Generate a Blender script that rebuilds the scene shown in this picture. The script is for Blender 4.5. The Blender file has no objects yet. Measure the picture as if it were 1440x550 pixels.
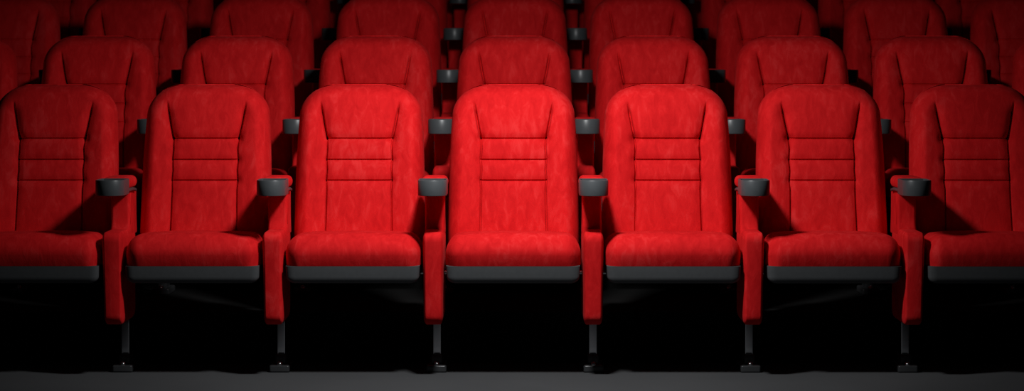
import bpy, bmesh, math, random
import numpy as np
from mathutils import Vector

random.seed(4)
scene = bpy.context.scene
COL = scene.collection

# ------------------------------------------------------------------ layout
PITCH = 0.56          # seat spacing along a row
ROW_D = 0.95          # distance from one row to the next
RISE = 0.1865         # height of each tier
D0 = 9.0              # distance from the camera to the front backrests
CAM_H = 1.12
F_PX = 3516.0
TILT = 0.055


def Y(d):             # distance from camera -> world y
    return d - D0


# --------------------------------------------------------------- materials
def new_mat(name):
    m = bpy.data.materials.new(name)
    m.use_nodes = True
    nt = m.node_tree
    return m, nt, nt.nodes['Principled BSDF']


def node(nt, t, **kw):
    n = nt.nodes.new(t)
    for k, v in kw.items():
        setattr(n, k, v)
    return n


def velvet_material():
    m, nt, p = new_mat('red_velvet')
    L = nt.links.new
    tc = node(nt, 'ShaderNodeTexCoord')
    oi = node(nt, 'ShaderNodeObjectInfo')
    mul = node(nt, 'ShaderNodeVectorMath', operation='SCALE')
    comb = node(nt, 'ShaderNodeCombineXYZ')
    for s in ('X', 'Y', 'Z'):
        L(oi.outputs['Random'], comb.inputs[s])
    L(comb.outputs[0], mul.inputs[0])
    mul.inputs['Scale'].default_value = 37.0
    add = node(nt, 'ShaderNodeVectorMath', operation='ADD')
    L(tc.outputs['Object'], add.inputs[0])
    L(mul.outputs[0], add.inputs[1])
    # brushed nap: long soft streaks, tilted a little
    mp = node(nt, 'ShaderNodeMapping')
    mp.inputs['Rotation'].default_value = (0.0, 0.42, 0.0)
    mp.inputs['Scale'].default_value = (38.0, 26.0, 15.0)
    L(add.outputs[0], mp.inputs['Vector'])
    n1 = node(nt, 'ShaderNodeTexNoise')
    n1.inputs['Scale'].default_value = 1.0
    n1.inputs['Detail'].default_value = 8.0
    n1.inputs['Roughness'].default_value = 0.62
    n1.inputs['Distortion'].default_value = 0.6
    L(mp.outputs[0], n1.inputs['Vector'])
    n2 = node(nt, 'ShaderNodeTexNoise')
    n2.inputs['Scale'].default_value = 3.6
    n2.inputs['Detail'].default_value = 3.0
    L(add.outputs[0], n2.inputs['Vector'])
    r1 = node(nt, 'ShaderNodeValToRGB')
    e = r1.color_ramp.elements
    e[0].position, e[0].color = 0.40, (0.57, 0.0064, 0.0085, 1)
    e[1].position, e[1].color = 0.54, (0.68, 0.0105, 0.0125, 1)
    x = e.new(0.67)
    x.color = (0.76, 0.027, 0.028, 1)
    mixv = node(nt, 'ShaderNodeMath', operation='MULTIPLY_ADD')
    L(n2.outputs['Fac'], mixv.inputs[0])
    mixv.inputs[1].default_value = 0.35
    half = node(nt, 'ShaderNodeMath', operation='MULTIPLY')
    L(n1.outputs['Fac'], half.inputs[0])
    half.inputs[1].default_value = 0.68
    L(half.outputs[0], mixv.inputs[2])
    L(mixv.outputs[0], r1.inputs['Fac'])
    L(r1.outputs['Color'], p.inputs['Base Color'])
    p.inputs['Roughness'].default_value = 0.85
    p.inputs['Specular IOR Level'].default_value = 0.12
    p.inputs['Sheen Weight'].default_value = 0.04
    p.inputs['Sheen Roughness'].default_value = 0.4
    p.inputs['Sheen Tint'].default_value = (1.0, 0.12, 0.12, 1)
    n3 = node(nt, 'ShaderNodeTexNoise')
    n3.inputs['Scale'].default_value = 420.0
    n3.inputs['Detail'].default_value = 2.0
    L(add.outputs[0], n3.inputs['Vector'])
    b1 = node(nt, 'ShaderNodeBump')
    b1.inputs['Strength'].default_value = 0.12
    b1.inputs['Distance'].default_value = 0.002
    L(n3.outputs['Fac'], b1.inputs['Height'])
    b2 = node(nt, 'ShaderNodeBump')
    b2.inputs['Strength'].default_value = 0.22
    b2.inputs['Distance'].default_value = 0.006
    L(n1.outputs['Fac'], b2.inputs['Height'])
    L(b1.outputs[0], b2.inputs['Normal'])
    L(b2.outputs[0], p.inputs['Normal'])
    return m


def plastic_material(name, col, rough, spec=0.5, bump=0.03):
    m, nt, p = new_mat(name)
    L = nt.links.new
    tc = node(nt, 'ShaderNodeTexCoord')
    n = node(nt, 'ShaderNodeTexNoise')
    n.inputs['Scale'].default_value = 60.0
    n.inputs['Detail'].default_value = 4.0
    L(tc.outputs['Object'], n.inputs['Vector'])
    r = node(nt, 'ShaderNodeValToRGB')
    r.color_ramp.elements[0].color = tuple(c * 0.88 for c in col) + (1,)
    r.color_ramp.elements[1].color = tuple(c * 1.12 for c in col) + (1,)
    L(n.outputs['Fac'], r.inputs['Fac'])
    L(r.outputs['Color'], p.inputs['Base Color'])
    p.inputs['Roughness'].default_value = rough
    p.inputs['Specular IOR Level'].default_value = spec
    b = node(nt, 'ShaderNodeBump')
    b.inputs['Strength'].default_value = bump
    b.inputs['Distance'].default_value = 0.001
    L(n.outputs['Fac'], b.inputs['Height'])
    L(b.outputs[0], p.inputs['Normal'])
    return m


def metal_material(name, col, rough):
    m, nt, p = new_mat(name)
    L = nt.links.new
    tc = node(nt, 'ShaderNodeTexCoord')
    n = node(nt, 'ShaderNodeTexNoise')
    n.inputs['Scale'].default_value = 90.0
    L(tc.outputs['Object'], n.inputs['Vector'])
    mr = node(nt, 'ShaderNodeMapRange')
    mr.inputs['To Min'].default_value = rough * 0.85
    mr.inputs['To Max'].default_value = rough * 1.2
    L(n.outputs['Fac'], mr.inputs['Value'])
    L(mr.outputs[0], p.inputs['Roughness'])
    p.inputs['Base Color'].default_value = (*col, 1)
    p.inputs['Metallic'].default_value = 1.0
    return m


def carpet_material(name, c0, c1, rough=0.9):
    m, nt, p = new_mat(name)
    L = nt.links.new
    tc = node(nt, 'ShaderNodeTexCoord')
    n = node(nt, 'ShaderNodeTexNoise')
    n.inputs['Scale'].default_value = 2.2
    n.inputs['Detail'].default_value = 6.0
    L(tc.outputs['Object'], n.inputs['Vector'])
    r = node(nt, 'ShaderNodeValToRGB')
    r.color_ramp.elements[0].position = 0.3
    r.color_ramp.elements[1].position = 0.7
    r.color_ramp.elements[0].color = (*c0, 1)
    r.color_ramp.elements[1].color = (*c1, 1)
    L(n.outputs['Fac'], r.inputs['Fac'])
    L(r.outputs['Color'], p.inputs['Base Color'])
    p.inputs['Roughness'].default_value = rough
    p.inputs['Specular IOR Level'].default_value = 0.2
    n2 = node(nt, 'ShaderNodeTexNoise')
    n2.inputs['Scale'].default_value = 300.0
    L(tc.outputs['Object'], n2.inputs['Vector'])
    b = node(nt, 'ShaderNodeBump')
    b.inputs['Strength'].default_value = 0.15
    b.inputs['Distance'].default_value = 0.002
    L(n2.outputs['Fac'], b.inputs['Height'])
    L(b.outputs[0], p.inputs['Normal'])
    return m


VELVET = velvet_material()
PLASTIC = plastic_material('charcoal_plastic', (0.070, 0.077, 0.082), 0.38)
PAN = plastic_material('charcoal_seat_pan', (0.070, 0.074, 0.078), 0.55, 0.4)
BLACK = plastic_material('black_plastic', (0.012, 0.012, 0.013), 0.5, 0.4)
STEEL = metal_material('dark_polished_steel', (0.60, 0.61, 0.63), 0.16)
BOLT = metal_material('bright_bolt_steel', (0.75, 0.76, 0.77), 0.25)
FOOTM = plastic_material('dark_cast_foot', (0.055, 0.057, 0.060), 0.28)
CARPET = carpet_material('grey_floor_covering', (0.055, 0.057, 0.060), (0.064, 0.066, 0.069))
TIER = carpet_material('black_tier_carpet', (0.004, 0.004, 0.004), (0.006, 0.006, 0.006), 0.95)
WALL = carpet_material('dark_wall_cloth', (0.008, 0.007, 0.007), (0.011, 0.010, 0.010), 0.95)


# ---------------------------------------------------------------- mesh tools
def link(name, me, mat, parent=None, smooth=True, loc=(0, 0, 0)):
    if mat is not None:
        me.materials.append(mat)
    if smooth:
        me.polygons.foreach_set('use_smooth', [True] * len(me.polygons))
    me.update()
    o = bpy.data.objects.new(name, me)
    COL.objects.link(o)
    if parent is not None:
        o.parent = parent
    o.location = loc
    return o


def mesh_from(name, verts, faces):
    me = bpy.data.meshes.new(name)
    me.from_pydata([tuple(map(float, v)) for v in verts], [], [tuple(map(int, f)) for f in faces])
    bm = bmesh.new()
    bm.from_mesh(me)
    bmesh.ops.recalc_face_normals(bm, faces=bm.faces)
    bm.to_mesh(me)
    bm.free()
    return me


def soft_box(name, lo, hi, r, n=6, zcut=None, shape=None):
    """Rounded box between lo and hi, edge radii r (rx, ry, rz); zcut=(min,max) flattens it; shape deforms points."""
    lo, hi = np.array(lo, float), np.array(hi, float)
    if not hasattr(r, '__len__'):
        r = (r, r, r)
    r = np.minimum(np.array(r, float), (hi - lo) / 2 - 1e-4)

    def axis(k):
        a = np.sin(np.linspace(0, math.pi / 2, n + 1))
        left = lo[k] + r[k] * (1 - np.cos(np.linspace(0, math.pi / 2, n + 1)))[::1]
        m = max(2, int((hi[k] - lo[k] - 2 * r[k]) / 0.03) + 1)
        mid = np.linspace(lo[k] + r[k], hi[k] - r[k], m + 1)[1:-1]
        right = (lo[k] + hi[k]) - left[::-1]
        return np.concatenate([left, mid, right])
    ax = [axis(k) for k in range(3)]
    idx, verts, faces = {}, [], []

    def vid(i, j, k):
        key = (i, j, k)
        if key not in idx:
            p = np.array([ax[0][i], ax[1][j], ax[2][k]])
            q = np.clip(p, lo + r, hi - r)
            d = (p - q) / r
            # cube shell -> sphere in the rounded zones
            m = np.max(np.abs(d))
            L = np.linalg.norm(d)
            if L > 1e-9:
                d = d / L * m
            idx[key] = len(verts)
            verts.append(q + d * r)
        return idx[key]
    N = [len(a) - 1 for a in ax]
    for a, b, c in ((0, 1, 2), (1, 2, 0), (2, 0, 1)):
        for side in (0, N[c]):
            for i in range(N[a]):
                for j in range(N[b]):
                    q = []
                    for di, dj in ((0, 0), (1, 0), (1, 1), (0, 1)):
                        t = [0, 0, 0]
                        t[a], t[b], t[c] = i + di, j + dj, side
                        q.append(vid(*t))
                    faces.append(q)
    v = np.array(verts)
    if zcut:
        if zcut[0] is not None:
            v[:, 2] = np.maximum(v[:, 2], zcut[0])
        if zcut[1] is not None:
            v[:, 2] = np.minimum(v[:, 2], zcut[1])
    if shape:
        v = np.array([shape(*p) for p in v])
    me = mesh_from(name, v, faces)
    if zcut:
        bm = bmesh.new()
        bm.from_mesh(me)
        bmesh.ops.remove_doubles(bm, verts=bm.verts, dist=2e-5)
        bmesh.ops.dissolve_degenerate(bm, edges=bm.edges, dist=1e-5)
        bmesh.ops.recalc_face_normals(bm, faces=bm.faces)
        bm.to_mesh(me)
        bm.free()
    return me


def cyl(name, c, r, h, axis='Z', seg=24, bev=0.0):
    bm = bmesh.new()
    bmesh.ops.create_cone(bm, cap_ends=True, segments=seg, radius1=r, radius2=r, depth=h)
    if bev:
        bmesh.ops.bevel(bm, geom=[e for e in bm.edges if len(e.link_faces) == 2 and any(len(f.verts) > 4 for f in e.link_faces)],
                        offset=bev, segments=2, affect='EDGES')
    for v in bm.verts:
        x, y, z = v.co
        if axis == 'X':
            v.co = (z, x, y)
        elif axis == 'Y':
            v.co = (x, z, y)
        v.co += Vector(c)
    me = bpy.data.meshes.new(name)
    bm.to_mesh(me)
    bm.free()
    return me


def join(meshes, name):
    bm = bmesh.new()
    for m in meshes:
        bm.from_mesh(m)
        bpy.data.meshes.remove(m)
    me = bpy.data.meshes.new(name)
    bm.to_mesh(me)
    bm.free()
    return me


def by_angle(o, deg=40):
    """flat shading across sharp edges"""
    me = o.data
    bm = bmesh.new()
    bm.from_mesh(me)
    for e in bm.edges:
        if len(e.link_faces) == 2 and e.calc_face_angle(0) > math.radians(deg):
            e.smooth = False
    bm.to_mesh(me)
    bm.free()


# ------------------------------------------------------------- the backrest
TOP_Z = 1.0205
SH_Z = 0.905          # where the shoulders begin to round
RECLINE = 0.25


def half_width(z):
    s = np.interp(z, [0.40, 0.50, 0.60, 0.75, 0.86, 0.905], [0.2385, 0.2385, 0.2370, 0.2335, 0.2285, 0.2250])
    if np.isscalar(z):
        z = np.array(z)
    t = np.clip((z - SH_Z) / (TOP_Z - SH_Z), 0, 1)
    return np.where(z > SH_Z, 0.095 + 0.130 * np.sqrt(np.maximum(0, 1 - t * t)), s)


def seg_dist(px, pz, a, b):
    ax, az = a
    bx, bz = b
    dx, dz = bx - ax, bz - az
    L2 = dx * dx + dz * dz
    t = np.clip(((px - ax) * dx + (pz - az) * dz) / L2, 0, 1)
    return np.hypot(px - (ax + t * dx), pz - (az + t * dz)), t


def backrest_lean(z):
    return RECLINE * (z - 0.49) + 0.05 * np.maximum(0, z - 0.80) ** 2


def outline_dist(X, Z):
    zs = np.concatenate([np.linspace(0.40, SH_Z, 24), SH_Z + (TOP_Z - SH_Z) * np.sin(np.linspace(0, math.pi / 2, 26)[1:])])
    pts = [(float(half_width(z)), float(z)) for z in zs] + [(0.0, TOP_Z + 0.001)]
    D = np.full(X.shape, 9.0)
    for a, b in zip(pts[:-1], pts[1:]):
        d, _ = seg_dist(np.abs(X), Z, a, b)
        D = np.minimum(D, d)
    return D


def make_backrest_mesh():
    T, R = 0.085, 0.047
    # columns: dense at the rims; rows: dense at the top
    half = np.concatenate([np.linspace(0, 0.45, 25)[:-1], np.linspace(0.45, 0.68, 62)[:-1],
                           0.68 + 0.32 * (1 - (1 - np.linspace(0, 1, 27)) ** 1.5)])
    u = np.concatenate([-half[:0:-1], half])
    zt = 0.90 + (TOP_Z - 0.90) * np.sin(np.linspace(0, math.pi / 2, 42)[1:])
    cuts = [0.415]
    zs = []
    for zc in (0.6763, 0.7505, 0.827):
        zs.append(np.arange(cuts[-1], zc - 0.011, 0.0045))
        zs.append(np.linspace(zc - 0.011, zc + 0.011, 22))
        cuts.append(zc + 0.0120)
    zs = np.concatenate(zs + [np.arange(cuts[-1], 0.8990, 0.0045), [0.90], zt])
    hw = half_width(zs)
    X = u[None, :] * hw[:, None]
    Z = np.repeat(zs[:, None], len(u), 1)
    Z = Z + np.where(Z > 0.95, 0.0035 * ((Z - 0.95) / 0.075) * (1 - (X / 0.2) ** 2), 0)
    d = outline_dist(X, np.minimum(Z, TOP_Z))
    d[:, 0] = 0
    d[:, -1] = 0
    d[-1, :] = 0
    k = np.clip(d / R, 0, 1)
    Fh = T * (1 - (1 - k) ** 2.2) ** (1 / 2.2)
    # upholstery volumes
    inner = 0.119
    aX = np.abs(X)
    edge = np.clip(k, 0, 1)
    Fh += edge * 0.013 * np.exp(-((aX - 0.190) / 0.045) ** 2) * np.clip((0.97 - Z) / 0.12, 0, 1)
    Fh += edge * 0.010 * np.exp(-((Z - 0.60) / 0.14) ** 2) * np.exp(-(X / 0.16) ** 2)
    Fh += edge * 0.010 * np.exp(-((Z - 0.90) / 0.075) ** 2) * np.exp(-(X / 0.13) ** 4)

    def groove(paths, depth, w, puff, pw, fade=None):
        nonlocal Fh
        best = np.full(X.shape, 9.0)
        tt = np.zeros(X.shape)
        n = len(paths) - 1
        for i, (a, b) in enumerate(zip(paths[:-1], paths[1:])):
            dd, t = seg_dist(X, Z, a, b)
            m = dd < best
            best = np.where(m, dd, best)
            tt = np.where(m, (i + t) / n, tt)
        f = 1.0 if fade is None else fade(tt)
        Fh = Fh - f * (depth * np.exp(-(best / w) ** 2) + puff * np.exp(-(best / pw) ** 2))
    for sx in (-1, 1):
        # head-rest flank: deep fold that fades out towards the shoulder
        groove([(sx * 0.1455, 0.965), (sx * 0.138, 0.925), (sx * 0.129, 0.875), (sx * inner, 0.827)],
               0.024, 0.0034, 0.012, 0.017, lambda t: np.clip(t * 2.6, 0, 1) ** 1.3)
        # straight flank seam with a nip at every rib
        groove([(sx * inner, 0.827), (sx * 0.1165, 0.79), (sx * 0.1195, 0.7505), (sx * 0.1165, 0.713), (sx * 0.1195, 0.6763),
                (sx * 0.1170, 0.645), (sx * 0.1180, 0.58), (sx * 0.1215, 0.44)],
               0.0150, 0.0026, 0.0065, 0.014, lambda t: np.clip(1.15 - 0.35 * t, 0.4, 1))
    for z in (0.827, 0.7505, 0.6763):
        groove([(-inner, z), (inner, z)], 0.0085, 0.0024, 0.0062, 0.014)
    yoff = backrest_lean(Z)
    Yv = yoff + T - Fh            # front surface; y grows away from camera
    nr, nc = X.shape
    front = np.stack([X, Yv, Z], -1).reshape(-1, 3)
    # back side: shallow dome of the same cushion
    Bh = 0.018 * np.sqrt(1 - (1 - np.clip(d / 0.03, 0, 1)) ** 2)
    cs = [0, 2, 6, 14, nc // 3, nc // 2, nc - 1 - nc // 3, nc - 15, nc - 7, nc - 3, nc - 1]
    back = np.stack([X, yoff + T + Bh, Z], -1)[:, cs].reshape(-1, 3)
    verts = np.concatenate([front, back])
    off, nb = nr * nc, len(cs)
    faces = []
    for i in range(nr - 1):
        for j in range(nc - 1):
            a = i * nc + j
            faces.append((a, a + 1, a + nc + 1, a + nc))
        for j in range(nb - 1):
            a = off + i * nb + j
            faces.append((a, a + nb, a + nb + 1, a + 1))
    for row_f, row_b in ((0, 0), (nr - 1, nr - 1)):
        faces.append(tuple(row_f * nc + j for j in range(nc)) + tuple(off + row_b * nb + j for j in range(nb - 1, -1, -1)))
    me = bpy.data.meshes.new('backrest')
    me.from_pydata(verts.tolist(), [], faces)
    bm = bmesh.new()
    bm.from_mesh(me)
    bmesh.ops.remove_doubles(bm, verts=bm.verts, dist=1e-6)
    bmesh.ops.recalc_face_normals(bm, faces=bm.faces)
    bm.to_mesh(me)
    bm.free()
    return me


def make_back_shell_mesh():
    """Moulded plastic shell that carries the back cushion from behind."""
    zs = np.concatenate([np.linspace(0.36, 0.88, 22), 0.88 + 0.115 * np.sin(np.linspace(0, math.pi / 2, 12)[1:])])
    u = np.linspace(-1, 1, 29)
    verts, faces = [], []
    for z in zs:
        zz = min(z + 0.0, 0.998)
        h = float(half_width(min(z + 0.022, TOP_Z))) - 0.020
        for q in u:
            x = q * h
            e = math.sqrt(max(0, 1 - abs(q) ** 6))
            verts.append((x, float(backrest_lean(z)) + 0.085 + 0.030 * e, zz))
    nc = len(u)
    n0 = len(verts)
    for z in zs:
        zz = min(z, 0.998)
        h = float(half_width(min(z + 0.022, TOP_Z))) - 0.020
        for q in u:
            verts.append((q * h, float(backrest_lean(z)) + 0.083, zz))
    for o in (0, n0):
        for i in range(len(zs) - 1):
            for j in range(nc - 1):
                a = o + i * nc + j
                faces.append((a, a + 1, a + nc + 1, a + nc))
    for i in range(len(zs) - 1):
        for j in (0, nc - 1):
            a = i * nc + j
            faces.append((a, a + nc, n0 + a + nc, n0 + a))
    for i in (0, len(zs) - 1):
        for j in range(nc - 1):
            a = i * nc + j
            faces.append((a, a + 1, n0 + a + 1, n0 + a))
    return mesh_from('back_shell', verts, faces)


# ------------------------------------------------------------------ the seat
def empty(name):
    o = bpy.data.objects.new(name, None)
    o.empty_display_size = 0.1
    COL.objects.link(o)
    return o


def make_seat():
    root = empty('cinema_seat')
    link('backrest', make_backrest_mesh(), VELVET, root)
    sh = link('back_shell', make_back_shell_mesh(), BLACK, root)
    by_angle(sh, 50)

    def cushion_shape(x, y, z):
        t = np.clip((z - 0.395) / 0.11, 0, 1)
        dome = 0.010 * (1 - (x / 0.24) ** 2) * t
        back = np.clip((y - Y(8.80)) / 0.3, 0, 1)
        under = 0.011 * np.clip((0.452 - z) / 0.056, 0, 1) ** 2 * np.clip((Y(8.9) - y) / 0.2, 0, 1)
        return (x, y + under - 0.006 * t * (1 - (x / 0.24) ** 2), z + dome - 0.012 * back * t)
    me = soft_box('seat_cushion', (-0.2375, Y(8.665), 0.300), (0.2375, Y(9.07), 0.498), (0.054, 0.085, 0.068),
                  n=10, zcut=(0.3955, None), shape=cushion_shape)
    c = link('seat_cushion', me, VELVET, root)
    by_angle(c, 60)

    def pan_shape(x, y, z):
        t = np.clip((0.395 - z) / 0.06, 0, 1)
        return (x * (1 - 0.012 * t), y + 0.007 * t * np.clip((Y(8.9) - y) / 0.2, 0, 1), z)
    me = soft_box('seat_pan', (-0.2335, Y(8.676), 0.334), (0.2335, Y(9.06), 0.50), (0.030, 0.016, 0.024), n=8,
                  zcut=(None, 0.3952), shape=pan_shape)
    p = link('seat_pan', me, PAN, root)
    by_angle(p, 60)
    for s in (-1, 1):
        pin = cyl('hinge_pin', (s * 0.2345, Y(8.86), 0.358), 0.0075, 0.020, 'X', 16, 0.0012)
        h = link('hinge_pin', pin, BOLT, root)
        by_angle(h)
        arm = soft_box('back_bracket', (s * 0.215 - 0.012, Y(9.045), 0.345), (s * 0.215 + 0.012, Y(9.13), 0.41), 0.006, 3)
        link('back_bracket', arm, BLACK, root)
    return root


# ----------------------------------------------------------- the armrest post
def make_cup_mesh():
    """U-shaped cup holder: round in front, straight flanks towards the arm pad, hollow inside."""
    r, z0, z1, wall = 0.0505, 0.6425, 0.6972, 0.006
    yc, yb = Y(8.670), Y(8.775)

    def ring(rad, back, z):
        pts = []
        for k in range(33):
            a = math.pi + math.pi * k / 32
            pts.append((rad * math.cos(a), yc + rad * math.sin(a), z))
        pts.append((rad, yc + (back - yc) * 0.5, z))
        pts.append((rad, back - 0.006, z))
        pts.append((rad - 0.006, back, z))
        pts.append((-rad + 0.006, back, z))
        pts.append((-rad, back - 0.006, z))
        pts.append((-rad, yc + (back - yc) * 0.5, z))
        return pts
    rings = [ring(r - 0.0025, yb - 0.002, z0), ring(r - 0.0007, yb - 0.001, z0 + 0.0008), ring(r, yb, z0 + 0.003),
             ring(r, yb, z1 - 0.003), ring(r - 0.0012, yb - 0.001, z1 - 0.0006), ring(r - 0.003, yb - 0.003, z1),
             ring(r - wall, yb - wall, z1 - 0.0015), ring(r - wall - 0.002, yb - wall, z0 + 0.008)]
    n = len(rings[0])
    verts = [p for q in rings for p in q]
    faces = []
    for i in range(len(rings) - 1):
        for j in range(n):
            a, b = i * n + j, i * n + (j + 1) % n
            faces.append((a, b, b + n, a + n))
    faces.append(tuple(range(n)))
    faces.append(tuple(range((len(rings) - 1) * n, len(rings) * n)))
    return mesh_from('cup_holder', verts, faces)


def make_stand():
    root = empty('armrest_post')

    def low_shape(x, y, z):
        # the panel leans back a touch towards the floor and widens at its crown
        t = np.clip((0.50 - z) / 0.32, 0, 1)
        return (x * (1.0 - 0.06 * t), y + 0.026 * t * np.clip((Y(8.9) - y) / 0.2, 0, 1), z)
    me = soft_box('side_panel', (-0.0360, Y(8.682), 0.185), (0.0360, Y(9.02), 0.512), (0.012, 0.034, 0.034), n=7, shape=low_shape)
    link('side_panel', me, VELVET, root)

    def up_shape(x, y, z):
        f = np.clip((0.545 - z) / 0.05, 0, 1)
        fr = np.clip((Y(8.98) - y) / 0.1, 0, 1)
        return (x * (1 + 0.05 * f), y - 0.028 * f * f * fr, z)
    me = soft_box('upright', (-0.0330, Y(8.885), 0.485), (0.0330, Y(9.055), 0.650), (0.010, 0.012, 0.008), n=5, shape=up_shape)
    up = link('upright', me, VELVET, root)
    # raised piping along the front corner of the upright
    for sx in (-1, 1):
        link('welt', cyl('welt', (sx * 0.0325, Y(8.9005), 0.585), 0.0022, 0.115, 'Z', 8, 0.0), VELVET, up)
    # arm pad with a dark carrier plate below it
    def pad_shape(x, y, z):
        b = np.clip((y - Y(8.74)) / 0.25, 0, 1)
        return (x, y, z - 0.001 * b)
    me = soft_box('arm_pad', (-0.0470, Y(8.779), 0.6565), (0.0470, Y(8.995), 0.7010), (0.020, 0.030, 0.022), n=7, shape=pad_shape)
    link('arm_pad', me, VELVET, root)

    def plate_shape(x, y, z):
        b = np.clip((y - Y(8.90)) / 0.09, 0, 1)
        return (x, y, z - 0.008 * b * b)
    me = soft_box('arm_plate', (-0.0440, Y(8.770), 0.6475), (0.0440, Y(8.990), 0.6590), (0.006, 0.006, 0.003), n=3, shape=plate_shape)
    link('arm_plate', me, PLASTIC, root)
    cup = link('cup_holder', make_cup_mesh(), PLASTIC, root)
    by_angle(cup, 35)
    # leg, collar, foot
    LX = 0.006
    me = soft_box('leg', (LX - 0.0145, Y(8.935), 0.050), (LX + 0.0145, Y(8.965), 0.200), (0.004, 0.004, 0.004), n=3)
    link('leg', me, STEEL, root)
    base = soft_box('a', (LX - 0.0360, Y(8.858), 0.0), (LX + 0.0360, Y(9.03), 0.026), (0.008, 0.008, 0.006), n=4)
    boss = soft_box('b', (LX - 0.0200, Y(8.905), 0.010), (LX + 0.0200, Y(8.995), 0.058), (0.006, 0.012, 0.014), n=4)
    ft = link('foot', join([base, boss], 'foot'), FOOTM, root)
    bolts = soft_box('bolt', (LX - 0.011, Y(8.862), 0.016), (LX + 0.011, Y(8.886), 0.038), (0.011, 0.012, 0.011), n=6)
    link('bolt', bolts, BOLT, ft)
    return root


def copy_tree(o, parent=None):
    c = o.copy()
    COL.objects.link(c)
    if parent is not None:
        c.parent = parent
    for ch in list(o.children):
        copy_tree(ch, c)
    return c


ROWS = ['front', 'second', 'third', 'fourth', 'fifth']
ORD = ['', 'first', 'second', 'third', 'fourth', 'fifth']
HALF = [3, 4, 4, 4, 4]
GLOW = ['bright red', 'red', 'dim red', 'dark red', 'dark red']

seat0, stand0 = make_seat(), make_stand()
first_seat = first_stand = True
for r in range(5):
    h = HALF[r]
    for k in range(-h, h + 1):
        o = seat0 if first_seat else copy_tree(seat0)
        first_seat = False
        o.location = (k * PITCH, r * ROW_D, r * RISE)
        if k == 0:
            lab = f'{GLOW[r]} velvet cinema seat in the centre of the {ROWS[r]} row'
        else:
            side = 'left' if k < 0 else 'right'
            lab = f'{GLOW[r]} velvet cinema seat, {ORD[abs(k)]} to the {side} of centre in the {ROWS[r]} row'
        o['label'] = lab
        o['category'] = 'seat'
        o['group'] = f'velvet seats of the {ROWS[r]} row'
    for k in range(-h - 1, h + 1):
        o = stand0 if first_stand else copy_tree(stand0)
        first_stand = False
        o.location = ((k + 0.5) * PITCH, r * ROW_D, r * RISE)
        n = -k if k < 0 else k + 1
        side = 'left' if k < 0 else 'right'
        o['label'] = f'red armrest post with charcoal cup holder, {ORD[n]} {side} of centre, {ROWS[r]} row'
        o['category'] = 'armrest'
        o['group'] = f'armrest posts of the {ROWS[r]} row'

# ------------------------------------------------------------------- setting
HX = 6.5
def slab_prism(name, prof, mat):
    verts = [(x, y, z) for x in (-HX, HX) for y, z in prof]
    n = len(prof)
    faces = [(i, (i + 1) % n, n + (i + 1) % n, n + i) for i in range(n)]
    faces += [tuple(range(n)), tuple(range(2 * n - 1, n - 1, -1))]
    o = link(name, mesh_from(name, verts, faces), mat, smooth=False)
    o['kind'] = 'structure'
    return o


Y1 = ROW_D - 0.80
slab_prism('floor', [(-10.5, 0.0), (Y1, 0.0), (Y1, -0.3), (-10.5, -0.3)], CARPET)
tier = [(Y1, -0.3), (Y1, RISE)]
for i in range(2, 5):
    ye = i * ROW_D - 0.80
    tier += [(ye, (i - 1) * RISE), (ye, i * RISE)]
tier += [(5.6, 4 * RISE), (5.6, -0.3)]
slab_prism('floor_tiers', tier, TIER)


def slab(name, lo, hi, mat):
    me = soft_box(name, lo, hi, 0.004, 2)
    o = link(name, me, mat, smooth=False)
    o['kind'] = 'structure'
    return o


slab('wall_back', (-HX, 5.6, -0.3), (HX, 5.75, 4.4), WALL)
slab('wall_left', (-HX - 0.15, -10.5, -0.3), (-HX, 5.75, 4.4), WALL)
slab('wall_right', (HX, -10.5, -0.3), (HX + 0.15, 5.75, 4.4), WALL)

# -------------------------------------------------------------------- lights
def spot(name, loc, target, energy, size, blend, radius, color=(1, 1, 1)):
    l = bpy.data.lights.new(name, 'SPOT')
    l.energy, l.spot_size, l.spot_blend, l.shadow_soft_size, l.color = energy, math.radians(size), blend, radius, color
    o = bpy.data.objects.new(name, l)
    COL.objects.link(o)
    o.location = loc
    o.rotation_euler = (Vector(target) - Vector(loc)).to_track_quat('-Z', 'Y').to_euler()
    return o


spot('stage_spotlight', (0.0, Y(7.86), 1.86), (0.0, Y(8.92), 0.60), 130, 135, 1.0, 0.11)

w = bpy.data.worlds.new('World')
scene.world = w
w.use_nodes = True
w.node_tree.nodes['Background'].inputs['Color'].default_value = (0.9, 0.95, 1.0, 1)
w.node_tree.nodes['Background'].inputs['Strength'].default_value = 0.006

# -------------------------------------------------------------------- camera
cam = bpy.data.cameras.new('camera')
cam.sensor_width = 36.0
cam.lens = F_PX / 1440 * 36.0
cam.clip_end = 100
cam.dof.use_dof = True
cam.dof.focus_distance = 8.95
cam.dof.aperture_fstop = 3.5
cam.shift_x = 0.0
co = bpy.data.objects.new('camera', cam)
COL.objects.link(co)
co.location = (0.030, -D0, CAM_H)
co.rotation_euler = (math.pi / 2 - TILT, 0, 0.0039)
scene.camera = co

vs = scene.view_settings
scene.display_settings.display_device = 'sRGB'
vs.view_transform = 'Standard'
vs.look = 'None'
vs.exposure = 0.0
vs.gamma = 1.0
vs.use_curve_mapping = False
